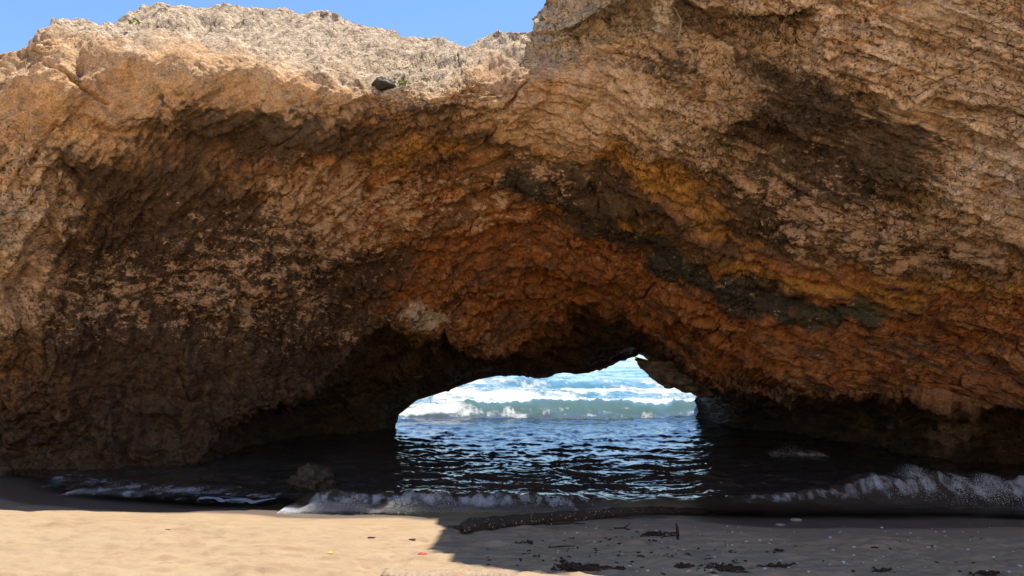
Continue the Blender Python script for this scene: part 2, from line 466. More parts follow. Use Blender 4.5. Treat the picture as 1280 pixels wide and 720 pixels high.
# coordinates along the bedding, which wraps round the opening
arc = np.broadcast_to((uu * 26)[:, None], (NU, NV)).ravel()
acr = np.hypot(fx - 700, (fy - 470) * 1.35) * 0.013
rt_ = sst(520, 860, fx)
acr = acr * (1 - rt_) + (470 - fy + 0.38 * (fx - 700)) * 0.0175 * rt_
BED = np.stack([arc, acr, Q[:, 1] * 0.3], -1)

top = sst(-14, 6, np.interp(fx, [-50,62,110,150,172,190,215,300,350,400,460,480,500,555,590,650,690,720,760,800,850,880],
                            [60,34,46,58,62,52,44,60,75,93,103,120,108,95,78,73,62,50,38,38,44,0]) - fy
          + 9 * fbm(Q * 1.6, 5, 4))
top *= (fx < 870)  # also pales the shaded ledge at right, sunlight put into the colour

q1 = Q + 0.35 * np.stack([fbm(Q * 1.3, 31 + i, 3) for i in range(3)], -1)
w1a, w1b, _ = worley(q1 * 1.05, 3)
w2a, w2b, w2c = worley(q1 * np.array([2.3, 2.3, 2.9]) + 0.25 * fbm(Q * 4, 77, 2)[:, None], 4)
q3 = Q + 0.08 * np.stack([fbm(Q * 5, 41 + i, 3) for i in range(3)], -1)
w3a, w3b, w3c = worley(q3 * 6.2, 9)
w4a, w4b, w4c = worley(q3 * 13.0, 14)
bedn = ridged(BED * np.array([0.55, 3.4, 1.0]), 21, 5, 0.55)
bedf = fbm(BED * np.array([1.6, 9.0, 2.0]), 23, 4)
big = fbm(Q * 0.45, 51, 4)
mid = fbm(Q * 1.5, 61, 5)
fin = fbm(Q * 8.0, 71, 5, 0.62)
rdg = ridged(Q * 2.4, 81, 5, 0.55)

bw_ = BED + 0.5 * np.stack([fbm(Q * 1.1, 141 + i, 4) for i in range(3)], -1) * np.array([0.8, 0.35, 0.5])
b1a, b1b, b1c = worley(bw_ * np.array([0.75, 2.3, 1.0]), 151)
b2a, b2b, b2c = worley((bw_ + 0.06 * fbm(Q * 6, 145, 3)[:, None]) * np.array([2.2, 5.2, 2.4]), 153)
rough_nod = np.clip(sst(0.15, 0.5, fbm(Q * 0.5 + 9, 91, 3) + 0.25 + 0.5 * blob(fx, fy, 1000, 90, 320, 120)), 0, 1)
smoothz = np.clip(1.25 * blob(fx, fy, 230, 105, 250, 52) + 0.8 * blob(fx, fy, 740, 120, 110, 70, 25), 0, 1)   # worn smooth faces
D = 0.34 * big + 0.20 * mid * (1 - 0.6 * smoothz)
D += 0.15 * (1 - 0.6 * smoothz) * (np.clip(w1b - w1a, 0, 0.5) - 0.2)
D += 0.10 * rough_nod * (np.clip(w2b - w2a, 0, 0.45) - 0.2)
D += (0.10 + 0.07 * sst(420, 640, fx)) * (bedn - 0.45) * (1 - 0.6 * smoothz) + 0.035 * bedf
D += 0.05 * (rdg - 0.5)
rub = np.clip(blob(fx, fy, 90, 550, 200, 55) + 1.2 * blob(fx, fy, 1160, 545, 130, 40) * inn, 0, 1)
D += 0.55 * rub * (np.clip(w1b - w1a, 0, 0.6) - 0.25) + 0.2 * rub * (np.clip(w2b - w2a, 0, 0.5) - 0.2)
blocky = (1 - 0.8 * smoothz - 0.8 * top) * (1 - 0.6 * rub)
D += blocky * (0.20 * (b1c - 0.5) * sst(0.0, 0.10, b1b - b1a) + 0.075 * (b2c - 0.5) * sst(0.0, 0.12, b2b - b2a))
D -= blocky * (0.10 * sst(0.07, 0.0, b1b - b1a) * sst(-0.1, 0.3, mid) + 0.04 * sst(0.08, 0.0, b2b - b2a) * sst(0.1, -0.2, mid))
D += (0.030 + 0.02 * rough_nod) * (np.clip(w3b - w3a, 0, 0.5) * 1.6 - 0.4) * (1 - 0.75 * smoothz)
D += 0.022 * fin * (1 - 0.4 * smoothz)
D += 0.012 * (np.clip(w4b - w4a, 0, 0.5) * 1.6 - 0.4)
# solution holes
pit = sst(0.22, 0.05, w3a) * (w3c > 0.55)
pit2 = sst(0.34, 0.10, w2a) * (w2c > 0.82)
D -= 0.07 * pit * (0.35 + 0.45 * top + 0.4 * rough_nod) * (1 - 0.5 * smoothz) + 0.12 * pit2 * (1 - smoothz) * 0.6
D -= top * (0.012 * fin + 0.03 * rdg - 0.02)
wob = 3.0 * fbm(Q * 3.0, 131, 3)
def crack(pts, depth, w):
    global D
    d, al = polyd(fx + wob, fy - wob, pts)
    D -= depth * np.exp(-(d / w) ** 2) * (0.55 + 0.45 * np.sin(al * math.pi))
crack([(1019,36),(1024,52),(1026,66),(1036,78),(1052,68)], 0.30, 3.6)
crack([(560,138),(600,145),(632,138),(650,112),(660,98)], 0.22, 3.0)
crack([(58,80),(92,100),(112,112),(134,128)], 0.16, 2.2)
crack([(150,152),(180,158),(200,166),(235,170)], 0.14, 2.6)
crack([(875,20),(905,55),(930,85),(945,105)], 0.24, 3.4)
crack([(1085,18),(1110,8),(1140,-6)], 0.14, 2.4)
crack([(1240,86),(1258,96),(1285,94)], 0.14, 2.2)
crack([(1125,118),(1160,108),(1190,95),(1215,85)], 0.12, 2.2)
crack([(70,202),(92,216),(110,232)], 0.14, 2.4)
crack([(640,130),(652,110),(664,92)], 0.12, 2.0)
for cx, cy, rx, ry, dp in [(98, 80, 9, 13, 0.30), (190, 128, 7, 10, 0.15), (500, 240, 14, 6, 0.12), (1045, 30, 22, 7, 0.2), (1255, 235, 10, 5, 0.1),
                           (285, 258, 26, 6, 0.12), (38, 345, 9, 7, 0.14), (470, 340, 30, 11, 0.25), (1140, 160, 40, 20, 0.12), (985, 180, 16, 8, 0.15),
                           (760, 225, 20, 14, 0.2), (255, 32, 5, 4, 0.2), (740, 455, 60, 12, 0.0)]:
    D -= dp * blob(fx, fy, cx, cy, rx, ry)
# keep outlines true: calmer towards the far rim and at the skyline
amp = np.where(inn, 0.5 + 0.5 * sst(-0.25, -0.02, vring), 1.0)
D = D * amp
P1 = (Q + N0.reshape(-1, 3) * D[:, None])

# --- weathering colours (stains, algae, lichen, flakes) and painted shade --------------------------------------
wx = 26 * fbm(Q * 0.8, 201, 4) + 9 * fbm(Q * 3, 203, 3); wy = 20 * fbm(Q * 0.8, 205, 4) + 8 * fbm(Q * 3, 207, 3)
gx, gy = fx + wx, fy + wy
n_a = fbm(Q * 1.1, 211, 5); n_b = fbm(Q * 3.2, 213, 5, 0.6); n_c = fbm(Q * 9, 215, 4, 0.6)
streak = fbm(BED * np.array([0.5, 4.0, 1]), 217, 5, 0.6); streak2 = fbm(BED * np.array([1.5, 11.0, 1]), 219, 4, 0.6)
Cc = np.empty((len(Q), 3)); Cc[:] = (0.68, 0.42, 0.22)
def lay(mask, col, k=1.0):
    m = np.clip(mask, 0, 1)[:, None] * k
    Cc[:] = Cc * (1 - m) + np.array(col) * m
lay(sst(-0.3, 0.5, n_a), (0.70, 0.39, 0.165), 0.7)
lay(sst(0.0, 0.5, n_b), (0.70, 0.48, 0.28), 0.6)
lay(sst(0.05, 0.5, -n_b), (0.44, 0.27, 0.145), 0.6)
lay(sst(500, 900, gx) * sst(260, 120, gy) * sst(-0.3, 0.3, n_b), (0.66, 0.46, 0.28), 0.7)     # greyer upper right
lay(blob(gx, gy, 1120, 60, 130, 45) * sst(-0.2, 0.3, n_b), (0.66, 0.44, 0.29), 0.7)
lay(sst(560, 900, gx) * sst(230, 90, gy) * sst(-0.5, 0.3, n_a + 0.5 * n_b), (0.78, 0.56, 0.37), 0.75)
lay(sst(110, 20, gx) * sst(430, 380, gy) * sst(150, 230, gy) * sst(-0.4, 0.3, n_a), (0.80, 0.57, 0.36), 0.8)
lay(blob(gx, gy, 1240, 230, 70, 60) * 1.2 * sst(-0.4, 0.2, n_b), (0.80, 0.60, 0.41), 0.8)
# the vault below the pale band is brown rather than tan
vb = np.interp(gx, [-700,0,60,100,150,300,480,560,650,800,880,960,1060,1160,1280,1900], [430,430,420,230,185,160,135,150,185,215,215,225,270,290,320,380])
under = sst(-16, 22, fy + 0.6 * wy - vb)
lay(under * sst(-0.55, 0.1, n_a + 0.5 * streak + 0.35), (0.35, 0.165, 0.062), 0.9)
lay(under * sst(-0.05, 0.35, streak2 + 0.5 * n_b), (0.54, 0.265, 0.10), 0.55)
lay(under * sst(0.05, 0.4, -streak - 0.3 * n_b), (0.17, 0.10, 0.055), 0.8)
Cc *= (1 + 0.34 * blocky * (b2c - 0.5) + 0.22 * blocky * (b1c - 0.5))[:, None]
# rust red under the vault
rust = np.clip(1.5 * blob(gx, gy, 650, 350, 190, 75, 12) + 1.5 * blob(gx, gy, 900, 420, 200, 65, 18) + 1.5 * blob(gx, gy, 1150, 430, 200, 60, 10)
               + 1.1 * blob(gx, gy, 1000, 370, 330, 35, 14) + 0.7 * blob(gx, gy, 560, 270, 130, 60, 10), 0, 1)
lay(sst(0.28, 0.80, rust + 0.55 * streak + 0.15 * streak2), (0.46, 0.158, 0.038), 0.95)
lay(sst(0.3, 0.8, rust) * sst(-0.1, 0.35, n_b), (0.52, 0.225, 0.065), 0.6)
lay(sst(0.3, 0.8, rust) * sst(0.0, 0.4, -n_c), (0.16, 0.06, 0.026), 0.7)
lay(sst(0.2, 0.6, rust) * sst(0.05, 0.35, -streak - 0.3 * streak2), (0.15, 0.085, 0.045), 0.8)
lay(sst(0.2, 0.6, rust) * sst(0.22, 0.5, streak2 + 0.3 * n_b), (0.55, 0.32, 0.15), 0.5)
lay(blob(gx, gy, 690, 340, 150, 60, 10) * sst(-0.3, 0.2, n_b), (0.25, 0.085, 0.028), 0.7)
lay(blob(gx, gy, 560, 215, 120, 42, 8) * sst(-0.35, 0.2, n_b + 0.4 * streak2), (0.23, 0.115, 0.045), 0.85)
# ochre seams
def seam(pts, w, col, kk, nz=0.6, thr=0.35):
    d, al = polyd(gx, gy, pts)
    m = np.exp(-(d / w) ** 2)
    lay(sst(thr, thr + 0.4, m + nz * (streak2 * 0.6 + n_b * 0.4)), col, kk)
ochre = (0.60, 0.285, 0.06)
seam([(420,182),(500,190),(600,185),(690,200)], 13, ochre, 0.85)
seam([(760,205),(810,228),(860,250),(910,275),(940,290)], 26, ochre, 0.85)
seam([(1020,285),(1080,320),(1150,350),(1240,370),(1300,375)], 11, ochre, 0.9)
seam([(760,280),(850,310),(950,345),(1060,360),(1150,385)], 14, ochre, 0.8)
seam([(960,160),(1060,205),(1140,250)], 22, (0.27, 0.15, 0.05), 0.7)
# black-brown algae
dark = (0.052, 0.036, 0.024)
dk = (1.25 * blob(gx, gy, 190, 290, 85, 115, 15) + 1.0 * blob(gx, gy, 330, 330, 150, 110) + 0.8 * blob(gx, gy, 230, 520, 330, 70) + 1.1 * blob(gx, gy, 1010, 225, 160, 40, 18) + 1.05 * blob(gx, gy, 1100, 305, 190, 36, 14) + 0.6 * blob(gx, gy, 930, 270, 60, 30, 20) + 1.3 * blob(gx, gy, 300, 165, 110, 26, 4) + 0.9 * blob(gx, gy, 440, 155, 90, 24, 5)
      + 1.3 * blob(gx, gy, 260, 360, 170, 90, 12) + 1.0 * blob(gx, gy, 220, 440, 330, 60) + 1.0 * blob(gx, gy, 120, 215, 70, 22, 12)
      + 1.5 * blob(gx, gy, 1060, 175, 110, 40, 22) + 1.0 * blob(gx, gy, 1150, 165, 80, 24, 15) + 0.9 * blob(gx, gy, 960, 155, 70, 26, -10)
      + 0.9 * blob(gx, gy, 970, 90, 60, 25, 20) + 0.9 * blob(gx, gy, 840, 85, 40, 22, 20)
      + 1.0 * blob(gx, gy, 730, 240, 70, 26, 28) + 0.8 * blob(gx, gy, 960, 270, 60, 40, 20) + 0.8 * blob(gx, gy, 560, 145, 50, 20, 10)
      + 0.9 * blob(gx, gy, 470, 335, 50, 22, -5) + 0.55 * blob(gx, gy, 600, 230, 140, 30, 8) + 1.1 * blob(gx, gy, 98, 82, 10, 13) + 0.9 * blob(gx, gy, 190, 128, 9, 12))
stain = np.clip(dk * 0.66 + 0.26 * n_b + 0.36 * streak + (0.12 + 0.18 * sst(420, 640, fx)) * streak2 + (0.34 - 0.18 * sst(420, 640, fx)) * n_c + 0.16 * (b2c - 0.5) - 0.04, -1, 1.2) * (1 - top) - 0.5 * top
lay(sst(0.2, 0.5, dk) * sst(0.05, 0.4, n_c), (0.15, 0.085, 0.045), 0.55)
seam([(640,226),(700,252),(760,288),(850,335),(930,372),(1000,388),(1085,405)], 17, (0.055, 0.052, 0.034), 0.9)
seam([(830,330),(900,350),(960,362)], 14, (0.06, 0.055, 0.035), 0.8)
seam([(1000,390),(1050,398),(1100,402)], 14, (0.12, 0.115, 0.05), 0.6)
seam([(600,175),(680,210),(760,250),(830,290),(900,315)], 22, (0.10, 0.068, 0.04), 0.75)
# flaking pale crust
fl_z = (1.5 * blob(gx, gy, 425, 250, 66, 52, 20) + 0.5 * blob(gx, gy, 1040, 215, 130, 50, 20) + 0.55 * blob(gx, gy, 480, 420, 120, 30) + 0.62 * blob(gx, gy, 330, 310, 150, 90) + 0.72 * blob(gx, gy, 250, 380, 140, 60) + 0.7 * blob(gx, gy, 60, 380, 90, 70)
        + 0.95 * blob(gx, gy, 1050, 290, 110, 34, 15) + 0.95 * blob(gx, gy, 1190, 315, 140, 36, 12) + 0.8 * blob(gx, gy, 930, 235, 60, 25, 20)
        + 0.7 * blob(gx, gy, 680, 210, 80, 16, 20) + 0.45 * blob(gx, gy, 850, 340, 350, 60, 14) + 0.5 * blob(gx, gy, 600, 250, 120, 40))
fl_z = np.clip(fl_z + 0.12 * n_b + 0.15 * streak * (fl_z > 0.1), 0, 1)
lay(sst(0.35, 0.6, blob(gx, gy, 540, 392, 34, 19) * 1.0 + 0.35 * n_c + 0.25 * streak2), (0.72, 0.55, 0.38), 0.9)
# splash zone: dark wet rock near the water
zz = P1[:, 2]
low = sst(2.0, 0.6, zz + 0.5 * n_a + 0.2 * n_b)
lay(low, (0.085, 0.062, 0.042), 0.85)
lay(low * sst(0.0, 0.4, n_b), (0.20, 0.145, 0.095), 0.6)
lay(inn * sst(-0.02, -0.12, vring), (0.075, 0.054, 0.037), 0.8)  # tunnel interior darkened, its shade put into the colour
lay(np.clip(1.4 * blob(fx, fy, 1150, 540, 75, 35) , 0, 1) * sst(-0.1, 0.3, n_a + 0.5 * n_b), (0.36, 0.24, 0.15), 0.8)
# sun-bleached top
tcol = np.array((0.74, 0.56, 0.375))
tm = top[:, None]
tc = tcol * (0.86 + 0.30 * n_b[:, None]) 
tc = tc * (1 - 0.5 * np.clip(pit + 0.5 * sst(0.25, 0.5, -n_c + 0.3 * n_a), 0, 1)[:, None])
Cc = Cc * (1 - tm) + tc * tm
crev_shade = sst(0.06, 0.0, w3b - w3a) * 0.3 + pit * 0.4 + 0.6 * blocky * sst(0.05, 0.0, b2b - b2a) * sst(0.1, -0.2, mid) + 0.7 * blocky * sst(0.03, 0.0, b1b - b1a) * sst(-0.1, 0.3, mid)
crev_shade = np.clip(crev_shade, 0, 1)
Cc *= (1 - 0.8 * crev_shade[:, None] * (1 - smoothz[:, None]))  # shade of creases, pits and joints painted into the colour
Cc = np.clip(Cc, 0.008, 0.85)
grain = np.clip(0.25 + 0.75 * rough_nod + 0.6 * top - 0.6 * smoothz - 0.4 * rust, 0, 1)
flz = fl_z * (1 - top) * (1 - inn)
def pad(a):
    a = a.reshape(NU, NV); return np.concatenate([a, np.zeros((NU, nb)), a[:, :1]], 1)
wetr = np.clip(low + 0.5 * inn, 0, 1) * 0.8

# --- the back of the arch, closing the solid ---------------------------------------------------
G1 = P1.reshape(NU, NV, 3)
Po, Pr = G1[:, -1], G1[:, 0]
hi = sst(3, 7, Po[:, 2])[:, None]
rings = []
def ring(sx, y, z): rings.append(np.stack([Po[:, 0] * sx, y, z], -1))
o1 = np.ones(NU)
ring(1.01, Po[:, 1] + 0.6, Po[:, 2] + 0.05)
ring(1.03, Po[:, 1] + 1.6, Po[:, 2] + 0.1)
ring(1.10, Po[:, 1] + 4.0, Po[:, 2] - 0.1 * hi[:, 0])
ring(1.18, np.maximum(Po[:, 1] + 6.5, 20.5), Po[:, 2] * 0.93)
ring(1.22, np.maximum(Po[:, 1] + 9, 24.5), Po[:, 2] * 0.75)
ring(1.15, rimY + 2.2, Po[:, 2] * 0.5 + Pr[:, 2] * 0.3)
mid_ = Pr * 0.8 + rings[-1] * 0.2; mid_[:, 1] = rimY + 1.8
rings.append(mid_)
rings.append(Pr + (mid_ - Pr) * 0.15 + np.array([0, 0.5, 0]))
rings.append(Pr + np.array([0, 0.12, 0.0]) + (mid_ - Pr) * 0.03)
NBs = 10
cur = [Po] + rings + [Pr]
back = []
for a, b in zip(cur[:-1], cur[1:]):
    for s in np.linspace(0, 1, NBs + 1)[1:]:
        back.append(a * (1 - s) + b * s)
back = np.stack(back[:-1], 1)
nb = back.shape[1]
bq = back.reshape(-1, 3)
wgt = np.minimum(1, np.minimum(np.arange(1, nb + 1) / 12, np.arange(nb, 0, -1) / 12))
bd = (0.30 * fbm(bq * 0.6, 301, 5) + 0.08 * fbm(bq * 3, 303, 3)).reshape(NU, nb) * wgt[None]
back[..., 2] += bd
back[..., 1] += bd * 0.8
ALL = np.concatenate([G1, back, G1[:, :1]], 1)
nt = NV + nb + 1
bc = np.empty((NU * nb, 3)); bc[:] = (0.50, 0.40, 0.29)
bl = sst(4.5, 1.0, bq[:, 2])[:, None] * 0.85
bc = bc * (1 - bl) + np.array((0.07, 0.055, 0.04)) * bl
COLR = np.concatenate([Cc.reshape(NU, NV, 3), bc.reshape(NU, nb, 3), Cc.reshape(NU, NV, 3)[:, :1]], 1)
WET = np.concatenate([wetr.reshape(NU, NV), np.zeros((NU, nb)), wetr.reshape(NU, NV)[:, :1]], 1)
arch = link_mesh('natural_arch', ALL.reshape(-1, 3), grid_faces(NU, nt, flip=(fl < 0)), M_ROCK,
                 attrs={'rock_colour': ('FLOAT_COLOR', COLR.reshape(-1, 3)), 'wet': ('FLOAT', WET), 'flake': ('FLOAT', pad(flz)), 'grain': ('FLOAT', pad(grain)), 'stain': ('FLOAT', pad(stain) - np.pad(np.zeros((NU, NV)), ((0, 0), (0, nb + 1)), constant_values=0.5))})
tag(arch, 'huge rust and tan limestone arch with pale bleached top spanning the water', 'rock arch')

V, Fq = None, None
def on_rock(x, y):
    i = int(np.argmin((fx - x) ** 2 + (fy - y) ** 2))
    return Vector(P1[i]), Vector(N0.reshape(-1, 3)[i])

# ------------------------------------------------------------------ beach
SHX = np.array([-60, -14, -10.5, -8.8, -7.6, -6.0, -4.5, -3.0, -1.0, 1.0, 3.0, 6.0, 9.0, 14, 60])
SHY = np.array([14.5, 14.5, 14.3, 13.3, 12.0, 11.2, 10.75, 10.5, 10.35, 10.3, 10.15, 10.0, 9.9, 9.8, 9.8])
def shore(x):
    return np.interp(x, SHX, SHY) + 0.10 * np.sin(x * 1.3) + 0.05 * np.sin(x * 3.1 + 1)
def beach_z(x, y, detail=True):
    d = shore(x) - y
    z = np.where(d > 0, 0.105 * d, 0.16 * d)
    z = np.where(d > 9, 0.945 + 0.03 * (d - 9), z)
    z = z + 0.5 * np.clip(d - 12, 0, 24) * sst(12, 16, d)  # unseen dune behind the camera, added to bounce sunlight onto the rock
    z = np.maximum(z, -1.6)
    if detail:
        q = np.stack([x, y, np.zeros_like(x)], -1)
        dry = sst(0.7, 2.2, d)
        z = z + dry * (0.05 * fbm(q * np.array([0.7, 1.3, 1]), 401, 4) + 0.045 * fbm(q * np.array([2.0, 4.0, 1]), 403, 5, 0.6))
        fa, fb, fc = worley(q * np.array([1.5, 1.5, 1]) + 0.2 * fbm(q * 3, 409, 2)[:, None], 407)
        z = z - dry * 0.06 * sst(0.34, 0.12, fa) * (fc > 0.35) + dry * 0.012 * sst(0.3, 0.42, fa) * sst(0.55, 0.45, fa) * (fc > 0.35)
        z = z + dry * 0.022 * ridged(q * np.array([2.5, 5.0, 1]), 411, 4) + 0.004 * fbm(q * 9, 413, 3) * dry
    return z
def axis(parts):
    return np.unique(np.concatenate([np.arange(a, b, s) for a, b, s in parts]))
bx = axis([(-90, -16, 4), (-16, -9, 0.3), (-9, 9, 0.022), (9, 16, 0.3), (16, 90, 4)])
by = axis([(-70, -16, 4), (-16, 4.6, 0.4), (4.6, 11.6, 0.022), (11.6, 16, 0.12), (16, 60, 2)])
BX, BY = np.meshgrid(bx, by, indexing='ij')
bz = beach_z(BX.ravel(), BY.ravel())
bw = sst(0.75, 0.45, (shore(BX.ravel()) - BY.ravel()) + 0.12 * fbm(np.stack([BX.ravel(), BY.ravel(), bz], -1) * 1.2, 421, 3)
         - 0.35 * sst(-5.5, -8, BX.ravel()) - 0.25 * sst(2.0, 5.0, BX.ravel()) + 0.33 * sst(-2.6, -1.5, BX.ravel()) * sst(2.5, 0.5, BX.ravel()))
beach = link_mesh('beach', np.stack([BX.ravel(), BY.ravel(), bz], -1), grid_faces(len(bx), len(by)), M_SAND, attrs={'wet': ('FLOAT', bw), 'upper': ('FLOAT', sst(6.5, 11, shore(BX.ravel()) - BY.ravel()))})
tag(beach, 'golden sand beach, sunlit at left and shaded at right', 'beach', kind='structure')

# ------------------------------------------------------------------ sea
pys = np.concatenate([np.arange(700, 452, -0.72)])
ry = ground_y(pys)
g = [ry[-1]]
while g[-1] < 9000: g.append(g[-1] * 1.035)
ry = np.concatenate([ry, g[1:]])
ra = np.concatenate([np.arange(-2.0, -0.78, 0.05), np.arange(-0.78, 0.78, 0.0021), np.arange(0.78, 2.01, 0.05)])
SY, SA = np.meshgrid(ry, ra, indexing='ij')
SX = SA * SY
sx, sy = SX.ravel(), SY.ravel()
sq = np.stack([sx, sy, np.zeros_like(sx)], -1)
sho = sy - np.interp(sx, SHX, SHY)
calm = sst(0.0, 2.0, sho)
outside = sst(23.5, 28, sy)
fade = sst(260, 60, sy)
def chop(q, seed, oc):
    return (1 - np.abs(perlin(q, seed)) * 2) ** 2
wq = sq + 0.45 * np.stack([fbm(sq * 0.8, 501, 2), fbm(sq * 0.8, 503, 2), 0 * sx], -1)
h = 0.042 * (chop(wq * np.array([0.55, 0.95, 1]), 511, 3) - 0.45)
h += 0.026 * (chop(wq * np.array([1.1, 2.0, 1]) + 5, 513, 3) - 0.45)
h += 0.017 * (chop(wq * np.array([2.6, 4.4, 1]) + 9, 515, 3) - 0.45) + 0.008 * (chop(wq * np.array([6.0, 8.5, 1]) + 3, 516, 3) - 0.45)
h += 0.004 * fbm(sq * np.array([7, 9, 1]), 517, 2)
h *= calm * fade * (1 + 0.6 * outside)
sw = fbm(sq * np.array([0.05, 0.11, 1]), 521, 3)
h += outside * sst(700, 150, sy) * (0.45 * sw + 0.16 * fbm(sq * np.array([0.22, 0.4, 1]), 523, 3))
# the breaker at the mouth of the tunnel
yb = 26.6 + 0.35 * np.sin(sx * 0.5) + 0.5 * fbm(sq * 0.35, 531, 3)
db = sy - yb
hb = 0.50 * np.where(db > 0, np.exp(-(db / 2.6) ** 2), np.exp(-(db / 0.75) ** 2))
hb *= 0.85 + 0.5 * fbm(sq * np.array([0.6, 0.3, 1]), 533, 3)
hb += 0.16 * np.exp(-((db - 0.2) / 0.6) ** 2) * fbm(sq * np.array([2.2, 1.4, 1]), 535, 5, 0.65)
h += hb
# small shore break
ysb = np.interp(sx, [-9, -7.5, -5, -3, 0, 2.5, 6, 9], [13.6, 12.5, 11.4, 10.95, 10.68, 10.9, 11.25, 11.3]) + 0.12 * fbm(sq * 0.9, 541, 3)
ds = sy - ysb
ampb = np.interp(sx, [-9, -7, -4.2, -3.2, -2.6, 0.8, 1.8, 3.0, 4.6, 5.2, 7.6, 8.4], [0, .05, .04, .06, .20, .20, .08, .08, .18, .30, .34, 0.05])
ampb = ampb * (1 + 0.45 * fbm(sq * np.array([1.3, 0.4, 1]), 543, 3))
hs = ampb * np.where(ds > 0, np.exp(-(ds / 0.8) ** 2), np.exp(-(ds / 0.26) ** 2))
hs += 0.25 * ampb * np.exp(-(ds / 0.3) ** 2) * fbm(sq * np.array([5, 5, 1]), 545, 4)
h += hs
h += 0.02
# foam
fA = fbm(sq * np.array([0.30, 0.12, 1]), 551, 5, 0.62); fB = fbm(sq * np.array([1.6, 1.0, 1]), 553, 6, 0.7)
fR = ridged(sq * np.array([0.35, 0.10, 1]) + 0.5 * fA[:, None], 555, 5, 0.6)
foam = sst(0.05, 1.0, db) * sst(150, 45, sy) * np.clip(0.26 + 0.65 * fA + 0.45 * fB + 0.35 * sst(70, 35, sy), 0, 1)
foam = np.maximum(foam, sst(60, 90, sy) * sst(420, 120, sy) * sst(0.62, 0.9, fR) * 0.75)
crest = np.exp(-((db - 0.5) / 0.5) ** 4) * np.clip(0.85 + 0.25 * fB, 0, 1)
foam = np.maximum(foam, crest * 0.95)
face = np.exp(-((db + 0.55) / 0.5) ** 2) * np.clip(0.02 + 0.12 * fB + 0.95 * sst(-0.9, -2.2, sx + 0.5 * fB), 0, 0.9)
foam = np.maximum(foam, face)
foam = np.maximum(foam, sst(23.4, 25.4, sy) * sst(27, 26, sy) * np.clip(0.28 + 0.5 * fB, 0, 0.6))
fs = fbm(sq * np.array([3.0, 1.3, 1]), 561, 5, 0.65); fs2 = fbm(sq * np.array([7.0, 4.0, 1]), 567, 5, 0.7)
shf = np.exp(-((ds + 0.12) / 0.22) ** 2) * np.clip(ampb / 0.16, 0, 1) * np.clip(0.40 + 0.3 * fs + 0.35 * fs2, 0, 0.56 - 0.07 * sst(2, 4, sx))
foam = np.maximum(foam, shf)
lace = sst(0.72, 0.95, ridged(sq * np.array([0.9, 1.3, 1]) + 0.3 * fs[:, None], 563, 4, 0.6))
swash = sst(-3.0, -3.8, sx) * sst(-8.6, -7.8, sx) * sst(0.15, 0.35, sho) * sst(2.6, 1.0, sho)
foam = np.maximum(foam, swash * np.clip(0.33 + 0.35 * fs + 0.3 * fs2 + 0.3 * lace, 0, 0.56))
foam = np.maximum(foam, lace * 0.6 * sst(3.0, 4.5, sx) * sst(0.2, 0.6, sho) * sst(5.0, 2.0, sho) * sst(0.0, 0.5, fs + 0.3))
foam = np.maximum(foam, 0.55 * blob(sx, sy, G(990, 568)[0], G(990, 568)[1], 1.0, 0.5) * np.clip(0.7 + fs, 0, 1))
# scalloped suds edge at left
e0, e1 = G(250, 628), G(335, 632)
ex = (sx - e0[0]) / (e1[0] - e0[0])
ey = np.interp(sx, [e0[0] - 1, e0[0], e1[0], e1[0] + 1], [e0[1] + 0.1, e0[1], e1[1], e1[1]]) + 0.16 * np.abs(np.sin(ex * 7.2 + 0.6)) + 0.05 * fbm(sq * 3, 571, 3) - 0.12
suds = sst(-0.1, 0.02, ex) * sst(1.15, 1.0, ex) * sst(-0.02, 0.02, sy - ey) * sst(0.20, 0.10, sy - ey)
foam = np.maximum(foam, suds)
cover = sst(0.02, 1.1, sho)
cover = np.maximum(cover, sst(0.05, 0.15, ampb) * sst(-0.5, -0.1, ds))
deep = sst(24.5, 29, sy)
far = sst(70, 300, sy)
milky = np.clip(np.exp(-((db + 0.3) / 0.8) ** 2) * 0.9 + sst(0.3, 2, db) * sst(140, 50, sy) * (0.55 + 0.4 * fA), 0, 1)
sea = link_mesh('sea', np.stack([sx, sy, h], -1), grid_faces(len(ry), len(ra), flip=True), M_SEA,
                attrs={'foam': ('FLOAT', foam), 'deep': ('FLOAT', deep), 'cover': ('FLOAT', cover), 'far': ('FLOAT', far), 'milky': ('FLOAT', milky)})
tag(sea, 'turquoise sea with foaming breakers running in under the arch', 'sea', kind='structure')

# ------------------------------------------------------------------ spray
def ico(sub=1):
    bm = bmesh.new(); bmesh.ops.create_icosphere(bm, subdivisions=sub, radius=1)
    V = np.array([v.co[:] for v in bm.verts]); Fc = np.array([[v.index for v in f.verts] for f in bm.faces]); bm.free()
    return V, Fc
IV = np.array([(1,0,0),(-1,0,0),(0,1,0),(0,-1,0),(0,0,1),(0,0,-1)], float)
IF = np.array([(0,2,4),(2,1,4),(1,3,4),(3,0,4),(2,0,5),(1,2,5),(3,1,5),(0,3,5)])
def droplets(C, R):
    n = len(C)
    V = (IV[None] * R[:, None, None] * (1 + 0.3 * rng.standard_normal((n, 1, 3))) + C[:, None]).reshape(-1, 3)
    Fq = (IF[None] + (np.arange(n) * len(IV))[:, None, None]).reshape(-1, 3)
    return V, Fq
C, R = [], []
def burst(x0, x1, y, hgt, n, back=0.3):
    for _ in range(n):
        x = random.uniform(x0, x1)
        e = math.sin(math.pi * (x - x0) / (x1 - x0)) ** 0.6
        lump = 0.55 + 0.45 * math.sin(x * 3.1 + 1.3) * math.sin(x * 7.7)
        z = hgt * e * lump * random.random() ** 1.5
        C.append((x, y + random.gauss(0, back * 0.5), 0.02 + z)); R.append(random.uniform(0.0012, 0.0042) * (1.2 - 0.6 * z / max(hgt, .01)))
xr0, xr1 = G(1075, 622)[0], G(1245, 622)[0]
burst(xr0, xr1, 11.25, 0.66, 70000)
